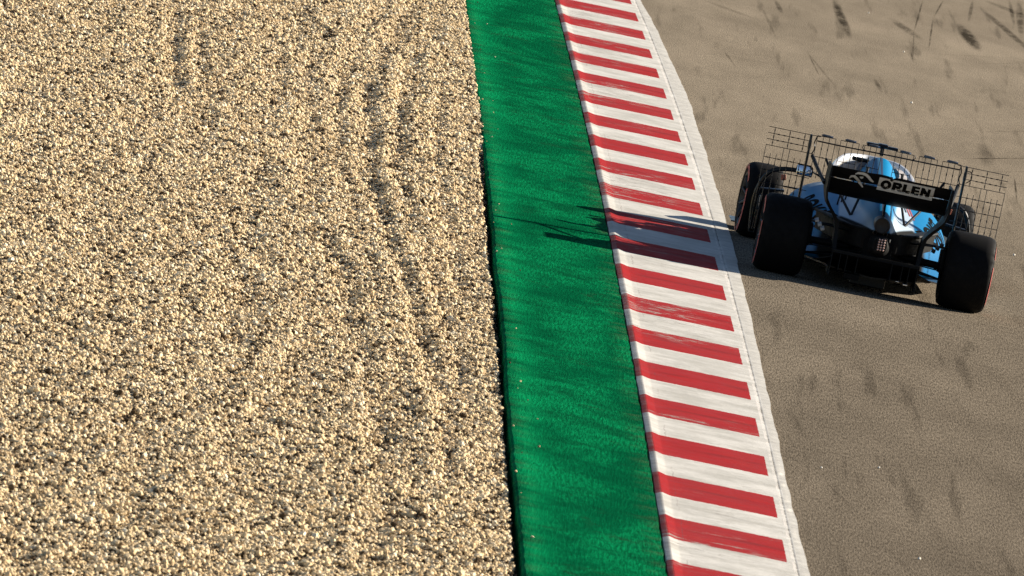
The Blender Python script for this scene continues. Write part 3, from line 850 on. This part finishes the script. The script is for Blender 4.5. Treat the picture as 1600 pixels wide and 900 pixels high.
L += [[(x0, z0), (x0 + s_, z0), (x0 + s_, z1), (x0, z1)], [(x0 + s_, z0), (x0 + .068, z0), (x0 + .068, z0 + .028), (x0 + s_, z0 + .028)]]
x0 = .182                                                                                # E
L += [[(x0, z0), (x0 + s_, z0), (x0 + s_, z1), (x0, z1)]]
for a_, b_ in ((0, .020), (.031, .051), (.062, hz)):
    L += [[(x0 + s_, z0 + a_), (x0 + .068, z0 + a_), (x0 + .068, z0 + b_), (x0 + s_, z0 + b_)]]
x0 = .262                                                                                # N
L += [[(x0, z0), (x0 + .026, z0), (x0 + .026, z1), (x0, z1)], [(x0 + .056, z0), (x0 + .082, z0), (x0 + .082, z1), (x0 + .056, z1)]]
L += [[(x0 + .026, z1), (x0 + .026, z1 - .048), (x0 + .056, z0), (x0 + .056, z0 + .048)]]
decal('sign_lettering', L, M['ink'], car, .0045, face_map, .012, 6)
EM = []
EM1 = [(-0.317, 0.984), (-0.295, 0.998), (-0.254, 1.002), (-0.225, 0.996), (-0.198, 0.979), (-0.175, 0.958), (-0.149, 0.945)]
EM2 = [(-0.357, 0.934), (-0.344, 0.958), (-0.32, 0.963), (-0.293, 0.945), (-0.258, 0.913), (-0.225, 0.878)]
EM3 = [(-0.277, 0.968), (-0.244, 0.975), (-0.243, 0.962), (-0.253, 0.952), (-0.267, 0.957)]
def band_poly(pts, ws):
    out_ = []
    for k in range(len(pts) - 1):
        (xa, za), (xb, zb) = pts[k], pts[k + 1]
        def nn(k_):
            a_ = pts[max(0, k_ - 1)]; b_ = pts[min(len(pts) - 1, k_ + 1)]
            d_ = Vector((b_[0] - a_[0], b_[1] - a_[1])).normalized(); return (-d_.y, d_.x)
        n0, n1 = nn(k), nn(k + 1); w0, w1 = ws[k] / 2, ws[k + 1] / 2
        out_.append([(xa - n0[0] * w0, za - n0[1] * w0), (xb - n1[0] * w1, zb - n1[1] * w1), (xb + n1[0] * w1, zb + n1[1] * w1), (xa + n0[0] * w0, za + n0[1] * w0)])
    return out_
EM += band_poly(EM1, [.008, .020, .024, .024, .024, .022, .012])
EM += band_poly(EM2, [.008, .020, .024, .024, .023, .010])
EM += [EM3]
decal('sign_emblem', EM, M['grey'], car, .003, face_map, .012, 6)
# pale glint of the slot gap, imitated by added metal strips
bm = bmesh.new()
for xa, xb in ((-.46, -.33), (.345, .435), (-.10, -.07)):
    bm = bmesh.new()
    add_box(bm, ((xa + xb) / 2, face_y(.914) - .002, .9140), (xb - xa, .006, .005))
    from_bm('slot_glint', bm, M['metal'], car, sm=False)
# drag-reduction actuator pod
bm = bmesh.new()
add_tube(bm, smooth_path([(-.005, -.10, .84), (-.005, -.2, .93), (-.005, -.33, 1.005), (-.005, -.39, 1.0)]), .014, 10)
from_bm('flap_actuator', bm, M['wing'], car)

# endplates curving in towards the diffuser
for sx in (-1, 1):
    bm = bmesh.new()
    EP = [(1.022, .525, -.44, .12), (.90, .53, -.45, .14), (.80, .528, -.45, .14), (.74, .515, -.43, .10), (.68, .485, -.38, .05), (.61, .425, -.33, 0), (.55, .385, -.30, -.04), (.47, .372, -.30, -.06), (.40, .368, -.32, -.06), (.31, .36, -.36, -.02)]
    secs_o = []
    for z, x, ya, yb in EP:
        t_ = .008 if z > .72 else .017
        secs_o.append([Vector((sx * (x - t_), ya, z)), Vector((sx * (x + t_), ya, z)), Vector((sx * (x + t_), yb, z)), Vector((sx * (x - t_), yb, z))])
    loft(bm, secs_o)
    from_bm('wing_endplate', bm, M['matt'], car, ang=50)
# wing mounting pylon
bm = bmesh.new()
loft(bm, [[Vector((-.012, -.35, .5)), Vector((.012, -.35, .5)), Vector((.012, -.15, .5)), Vector((-.012, -.15, .5))],
          [Vector((-.008, -.15, .77)), Vector((.008, -.15, .77)), Vector((.008, .0, .77)), Vector((-.008, .0, .77))]])
from_bm('wing_pylon', bm, M['carbon'], car, sm=False)

# rear light: housing with 3 x 5 lenses
bm = bmesh.new()
add_box(bm, (.008, -.615, .455), (.085, .05, .118), None, .006)
rl = from_bm('rear_light', bm, M['matt'], car)
for i in range(3):
    for j in range(5):
        bm = bmesh.new()
        r0 = bmesh.ops.create_uvsphere(bm, u_segments=8, v_segments=6, radius=.0085)
        bmesh.ops.translate(bm, verts=r0['verts'], vec=(.008 + (i - 1) * .023, -.641, .455 + (j - 2) * .0215))
        from_bm('light_lens', bm, M['led'], rl)

# ---- wheels
def wheel(x, y, r_, w_, side, nm):
    out = side   # +1 right, -1 left: direction of the outer face
    bm = bmesh.new()
    hw = w_ / 2
    prof = [(-hw + .005, .235), (-hw - .006, .27), (-hw + .004, .305), (-hw + .018, r_ - .018), (-hw + .045, r_ - .005), (-hw + .09, r_ - .001), (0, r_), (hw - .09, r_ - .001), (hw - .045, r_ - .005), (hw - .018, r_ - .018), (hw - .004, .305), (hw + .006, .27), (hw - .005, .235), (hw - .03, .225), (-hw + .03, .225)]
    add_lathe_x(bm, prof, x, y, r_, 72, True)
    wh = bpy.data.objects.new(nm, None); C.objects.link(wh); wh.parent = car
    # parts are modelled in car coordinates, so the wheel root stays at the car origin
    from_bm('tyre', bm, M['tyre'], wh, ang=50)
    bm = bmesh.new()   # coloured band on the outer wall, broken in two arcs
    for a0, a1 in ((15, 110), (125, 180), (195, 290), (305, 360)):
        segs = int((a1 - a0) / 4)
        prev = None
        for k in range(segs + 1):
            t = R(a0 + (a1 - a0) * k / segs)
            pts_ = [Vector((x + out * (hw + dx), y + rr_ * math.sin(t), r_ + rr_ * math.cos(t))) for dx, rr_ in ((.0085, .268), (.0030, .303))]
            cur = [bm.verts.new(p_) for p_ in pts_]
            if prev: bm.faces.new((prev[0], prev[1], cur[1], cur[0]))
            prev = cur
    from_bm('sidewall_band', bm, M['red'], wh, sm=False)
    bm = bmesh.new()
    o_ = out * hw
    add_lathe_x(bm, [(o_ - out * .004, .232), (o_ - out * .012, .222), (o_ - out * .05, .205), (o_ - out * .09, .19), (o_ - out * .09, .05), (o_ - out * .03, .045), (o_ - out * .03, .001)], x, y, r_, 48)
    for k in range(10):
        t = 2 * math.pi * k / 10
        add_tube(bm, [(x + o_ - out * .045, y + .05 * math.sin(t), r_ + .05 * math.cos(t)), (x + o_ - out * .03, y + .14 * math.sin(t), r_ + .14 * math.cos(t)), (x + o_ - out * .012, y + .225 * math.sin(t), r_ + .225 * math.cos(t))], .011, 6)
    from_bm('rim', bm, M['rim'], wh)
    bm = bmesh.new()
    add_lathe_x(bm, [(-out * (hw - .02), .222), (-out * (hw - .03), .12), (-out * (hw - .03), .02)], x, y, r_, 36)
    add_box(bm, (x - out * (hw + .015), y + .05, r_ + .05), (.05, .22, .20), None, .02)
    from_bm('brake_duct', bm, M['matt'], wh)
    return wh
wheel(-.80, 0, .335, .405, -1, 'rear_wheel'); wheel(.80, 0, .335, .405, 1, 'rear_wheel')
STEER = R(3.5)
for sx, xx in ((-1, -.868), (1, .848)):
    fw = wheel(xx, 3.70, .333, .305, sx, 'front_wheel')       # steered a little to the left
    piv = Vector((xx, 3.70, 0))
    fw.rotation_euler = (0, 0, STEER)
    fw.location = piv - Matrix.Rotation(STEER, 3, 'Z') @ piv

# ---- suspension
def blade(bm, a, b, r_=.014, fl_=.45): add_tube(bm, [a, b], r_, 8, flat=fl_)
for sx in (-1, 1):
    bm = bmesh.new()
    for a, b, r_ in [((.62, 0, .50), (.16, .35, .47), .016), ((.62, 0, .50), (.14, -.22, .48), .016), ((.62, 0, .22), (.16, .4, .27), .018), ((.62, 0, .22), (.12, -.25, .28), .018), ((.62, -.1, .30), (.13, -.35, .34), .012), ((.60, .02, .27), (.2, .2, .48), .013)]:
        blade(bm, (sx * a[0], a[1], a[2]), (sx * b[0], b[1], b[2]), r_)
    add_tube(bm, [(sx * .62, 0, .335), (sx * .12, 0, .35)], .032, 12)
    from_bm('rear_suspension', bm, M['matt'], car)
    bm = bmesh.new()
    for a, b, r_ in [((.72, 3.7, .50), (.25, 3.35, .52), .014), ((.72, 3.7, .50), (.2, 3.9, .50), .014), ((.72, 3.7, .20), (.24, 3.3, .22), .015), ((.72, 3.7, .20), (.17, 3.95, .25), .015), ((.72, 3.7, .22), (.22, 3.6, .52), .012), ((.72, 3.82, .35), (.2, 3.95, .38), .011)]:
        blade(bm, (sx * a[0], a[1], a[2]), (sx * b[0], b[1], b[2]), r_)
    from_bm('front_suspension', bm, M['matt'], car)
    # winglet on each rear wheel's inner duct; left painted white as its glint
    bm = bmesh.new()
    for k in range(3):
        add_box(bm, (sx * (.545 - .03 * k), -.12, .52 - .03 * k), (.035, .05, .022), Euler((R(20), R(20 * sx), 0)), .004)
    from_bm('duct_winglet', bm, M['steel'] if sx > 0 else M['white'], car)

# ---- front wing
bm = bmesh.new()
def fsec(x, ya, za, ch, ang_):
    c_, s_ = math.cos(ang_), math.sin(ang_)
    return [Vector((x, ya - ch * t * c_, za + ch * t * s_ + h_)) for t, h_ in ((0, 0), (.3, .012), (1, .003), (1, -.003), (.3, -.014))]
for ya, za, ch, an in ((4.88, .09, .22, 6), (4.70, .12, .12, 20), (4.60, .165, .11, 30), (4.51, .22, .10, 38)):
    for sx in (-1, 1):
        loft(bm, [fsec(sx * x, ya - .12 * (x - .2), za + (.03 if x < .3 else 0), ch * (1 if x > .3 else .8), R(an)) for x in (.12, .3, .5, .75, .97)])
from_bm('front_wing', bm, M['carbon'], car, sm=False)
for sx in (-1, 1):
    bm = bmesh.new()
    loft(bm, [[Vector((sx * (.975 + dx), y, z)) for y, z in ((4.85, .07), (4.80, .20), (4.40, .30), (4.24, .28), (4.20, .07))] for dx in (0, .012)])
    add_box(bm, (sx * 1.0, 4.5, .075), (.10, .6, .012), None, .004)
    from_bm('front_wing_endplate', bm, M['carbon'], car, sm=False)
    bm = bmesh.new()
    add_box(bm, (sx * .09, 4.65, .24), (.014, .3, .14), Euler((R(0), R(8 * sx), 0)), .004)
    from_bm('nose_pillar', bm, M['white'], car)

# ---- airflow sensor rakes: wire lattice right across the car, behind the cockpit
YR = .90
rake = bpy.data.objects.new('sensor_rake', None); C.objects.link(rake); rake.parent = car; rake.location = (0, YR, 0)
def wires(name, segs, r_, n_=5, mat='wire', parent=rake, bm0=None):
    bm = bm0 if bm0 is not None else bmesh.new()
    for a, b in segs:
        add_tube(bm, [(a[0], 0 if len(a) < 3 else a[2], a[1]), (b[0], 0 if len(b) < 3 else b[2], b[1])], r_, n_)
    return from_bm(name, bm, M[mat], parent)
def beads(bm, pts, r_=.0052, L_=.020, vert=True):
    for x, z in pts:
        add_tube(bm, [(x, .001, z - L_ / 2), (x, .001, z + L_ / 2)] if vert else [(x - L_ / 2, .001, z), (x + L_ / 2, .001, z)], r_, 5)
WR = .0030
for sx in (-1, 1):
    S = []
    xs = lambda x: sx * x
    # upper tier
    for z in (1.160, 1.107, 1.054): S.append(((xs(1.055), z), (xs(.70 if z < 1.15 else .60), z)))
    for x in (1.0, .867, .737): S.append(((xs(x), 1.160), (xs(x), 1.002)))
    # lower tier
    S.append(((xs(1.05), 1.002), (xs(.64), 1.002)))
    for z in (.897, .79, .68, .57): S.append(((xs(1.05), z), (xs(.63 if z > .6 else .70), z)))
    for z in (.50, .445, .345, .24): S.append(((xs(1.05), z), (xs(1.0), z)))
    S.append(((xs(1.05), 1.002), (xs(1.045), .235)))
    S.append(((xs(1.0), .50), (xs(1.0), .235)))
    for k, x in enumerate((.998, .946, .893, .841, .788, .735)):
        top_ = 1.002 if k in (2, 3) else .935
        S.append(((xs(x), top_), (xs(x), .55 if k < 4 else .60)))
    bm = bmesh.new()
    beads(bm, [(xs(x), z) for x in (1.0, .867, .737) for z in (1.135, 1.082, 1.028)] + [(xs(x), z) for x in (.998, .946, .893, .841, .788, .735) for z in (.84, .735, .63)])
    beads(bm, [(xs(x), z) for z in (1.107, 1.054) for x in (.96, .91, .84, .79)] + [(xs(x), z) for z in (.897, .79) for x in (1.02, .92, .81, .74)], vert=False)
    wires('rake_side_panel', S, WR, bm0=bm)
    bm = bmesh.new()
    add_tube(bm, [(xs(.685), 0, 1.165), (xs(.684), 0, 1.12), (xs(.683), 0, 1.105), (xs(.683), 0, 1.05), (xs(.682), 0, 1.035), (xs(.680), 0, .58)], [.012, .012, .015, .015, .012, .012], 6)
    add_box(bm, (xs(.683), .012, .90), (.016, .10, .53), None, .006)
    from_bm('rake_post', bm, M['wire'], rake)
    # centre blocks, three a side
    for (xa, xb) in ((.47, .63), (.265, .425), (.06, .215)):
        S = []
        for k in range(4):
            x = xa + (xb - xa) * k / 3
            S.append(((xs(x), 1.168), (xs(x), .80 if xa > .1 else .86)))
        S.append(((xs(xa), 1.168), (xs(xb), 1.166)))
        S.append(((xs(xa), .985), (xs(xb), .985)))
        S.append(((xs(xa), .84), (xs(xb), .84)))
        bm = bmesh.new()
        beads(bm, [(xs(xa + (xb - xa) * k / 3), z) for k in (1, 2) for z in (1.06, .92)]); beads(bm, [(xs((xa + xb) / 2), .985)], vert=False)
        wires('rake_centre_block', S, WR, bm0=bm)
        bm = bmesh.new()   # scanner pod; added bright metal tip imitates the glint on its sunny end
        xm = (xa + xb) / 2
        add_tube(bm, [(xs(xm) - .045, 0, 1.178), (xs(xm) - .03, 0, 1.178), (xs(xm) + .03, 0, 1.176), (xs(xm) + .04, 0, 1.176)], [.006, .0115, .0115, .006], 8)
        pd = from_bm('scanner_pod', bm, M['pod'], rake)
        bm = bmesh.new()
        add_tube(bm, [(xs(xm) + .036, 0, 1.176), (xs(xm) + .052, 0, 1.176)], .008, 8)
        pd2 = from_bm('pod_glint', bm, M['metal'], rake)
    # struts down to the engine cover
    wires('rake_strut', [((xs(.235), .575, -.42), (xs(.40), .785, -.20)), ((xs(.40), .785, -.20), (xs(.52), .985, 0)), ((xs(.235), .575, -.42), (xs(.17), .785, -.20)), ((xs(.17), .785, -.20), (xs(.15), .985, 0))], .0115, 8)
# carrier bar and drooping loom
bm = bmesh.new()
add_tube(bm, smooth_path([(-.625, 0, 1.12), (-.4, 0, 1.118), (-.2, 0, 1.12), (0, 0, 1.122), (.2, 0, 1.122), (.4, 0, 1.122), (.63, 0, 1.124)]), .0068, 6)
from_bm('rake_carrier_bar', bm, M['wire'], rake)
for sx in (-1, 1):
    bm = bmesh.new()
    add_tube(bm, smooth_path([(sx * .63, 0, 1.165), (sx * .645, 0.01, 1.10), (sx * .635, .0, 1.05), (sx * .65, 0, 1.0)]), .0055, 6)
    from_bm('sensor_loom', bm, M['wire'], rake)
    bm = bmesh.new()
    add_tube(bm, smooth_path([(sx * .225, 0, 1.17), (sx * .23, 0, 1.14), (sx * .20, 0, 1.12)]), .004, 5)
    from_bm('sensor_loom', bm, M['wire'], rake)
bm = bmesh.new()
add_tube(bm, smooth_path([(.685, 0, 1.12), (.73, .0, 1.12), (.74, 0, 1.06), (.70, 0, 1.02)]), .0045, 5)
from_bm('sensor_loom', bm, M['wire'], rake)
# braces from the rake back to the wing endplates
for sx in (-1, 1):
    bm = bmesh.new()
    add_tube(bm, [(sx * .64, 0, .985), (sx * .60, -.45, .92), (sx * .545, -.95, .84)], .0165, 8)
    from_bm('rake_brace', bm, M['matt'], rake)

# ---- lettering and stripes on the bodywork (follow the shell)
def strip(x0_, y0_, x1_, y1_, w_):
    d_ = Vector((x1_ - x0_, y1_ - y0_)).normalized(); n_ = Vector((-d_.y, d_.x)) * w_ / 2
    return [(x0_ - n_.x, y0_ - n_.y), (x1_ - n_.x, y1_ - n_.y), (x1_ + n_.x, y1_ + n_.y), (x0_ + n_.x, y0_ + n_.y)]
for sx in (-1, 1):
    SP = []
    for k in range(4):
        x = .34 - .035 * k
        SP.append(strip(sx * x, 1.0 + .1 * k, sx * (x - .055), 1.75 + .1 * k, .012))
    if sx > 0: decal('red_stripes', SP[:2], M['red'], car, .004, shell_map, .03)
    decal('black_stripes', SP if sx < 0 else SP[2:], M['ink'], car, .004, shell_map, .03)
def text_polys(txt, ext):
    cu = bpy.data.curves.new('lettering', 'FONT'); cu.body = txt; cu.size = 1.0; cu.offset = ext; cu.align_x = 'CENTER'
    ob = bpy.data.objects.new('lettering', cu); C.objects.link(ob)
    dg = bpy.context.evaluated_depsgraph_get()
    me_ = bpy.data.meshes.new_from_object(ob.evaluated_get(dg))
    bpy.data.objects.remove(ob)
    P_ = [[(me_.vertices[i].co.x, me_.vertices[i].co.y) for i in p.vertices] for p in me_.polygons]
    bpy.data.meshes.remove(me_)
    return P_
TP = text_polys('ROKiT', .03)
for sx in (-1, 1):
    # reading along the flank of the pod, letters standing up its shoulder
    pol = []
    for p in TP:
        q_ = []
        for a_, b_ in p:
            yy = 1.20 + sx * a_ * .42
            q_.append((sx * lerp(yy, BY, PW) * (.93 - .33 * b_), yy))
        pol.append(q_)
    decal('pod_lettering', pol, M['ink'], car, .004, shell_map, .03, 5)

# ---- pale stone chips thrown on to the tarmac
CHIPS = [
    (3.779, 160.676, 0.03, 'pale stone chip on the tarmac just above the sensor rake, nearer the top edge'),
    (3.741, 150.945, 0.04, 'pale stone chip on the tarmac right above the wire sensor rake'),
    (4.428, 130.122, 0.038, 'pale stone chip lying right of the rear right tyre'),
    (3.441, 167.575, 0.03, 'pale stone chip near the top edge among the rubber marks'),
    (2.888, 103.759, 0.026, 'pale stone chip on the lower tarmac below the car'),
    (2.452, 102.717, 0.026, 'pale stone chip on the tarmac closest to the white kerb edging'),
    (3.096, 96.965, 0.035, 'pale stone chip lowest on the tarmac, near the bottom edge'),
]
chip_m = simple('pale_chip', (0.75, 0.70, 0.60), 0.8)
for k, (x, y, d, lab) in enumerate(CHIPS):
    bm = bmesh.new()
    bmesh.ops.create_icosphere(bm, subdivisions=1, radius=d / 2)
    r_ = np.random.default_rng(500 + k)
    for v_ in bm.verts: v_.co = Vector((v_.co.x * r_.uniform(.7, 1.2), v_.co.y * r_.uniform(.8, 1.3), v_.co.z * r_.uniform(.6, 1.0)))
    c_ = from_bm('stone_chip', bm, chip_m, sm=False)
    c_.location = (x, y, d * .28); c_.scale = (.72, .72, .72)
    c_['category'] = 'stone chip'; c_['group'] = 'stone chips lying on the tarmac'
    c_['label'] = lab
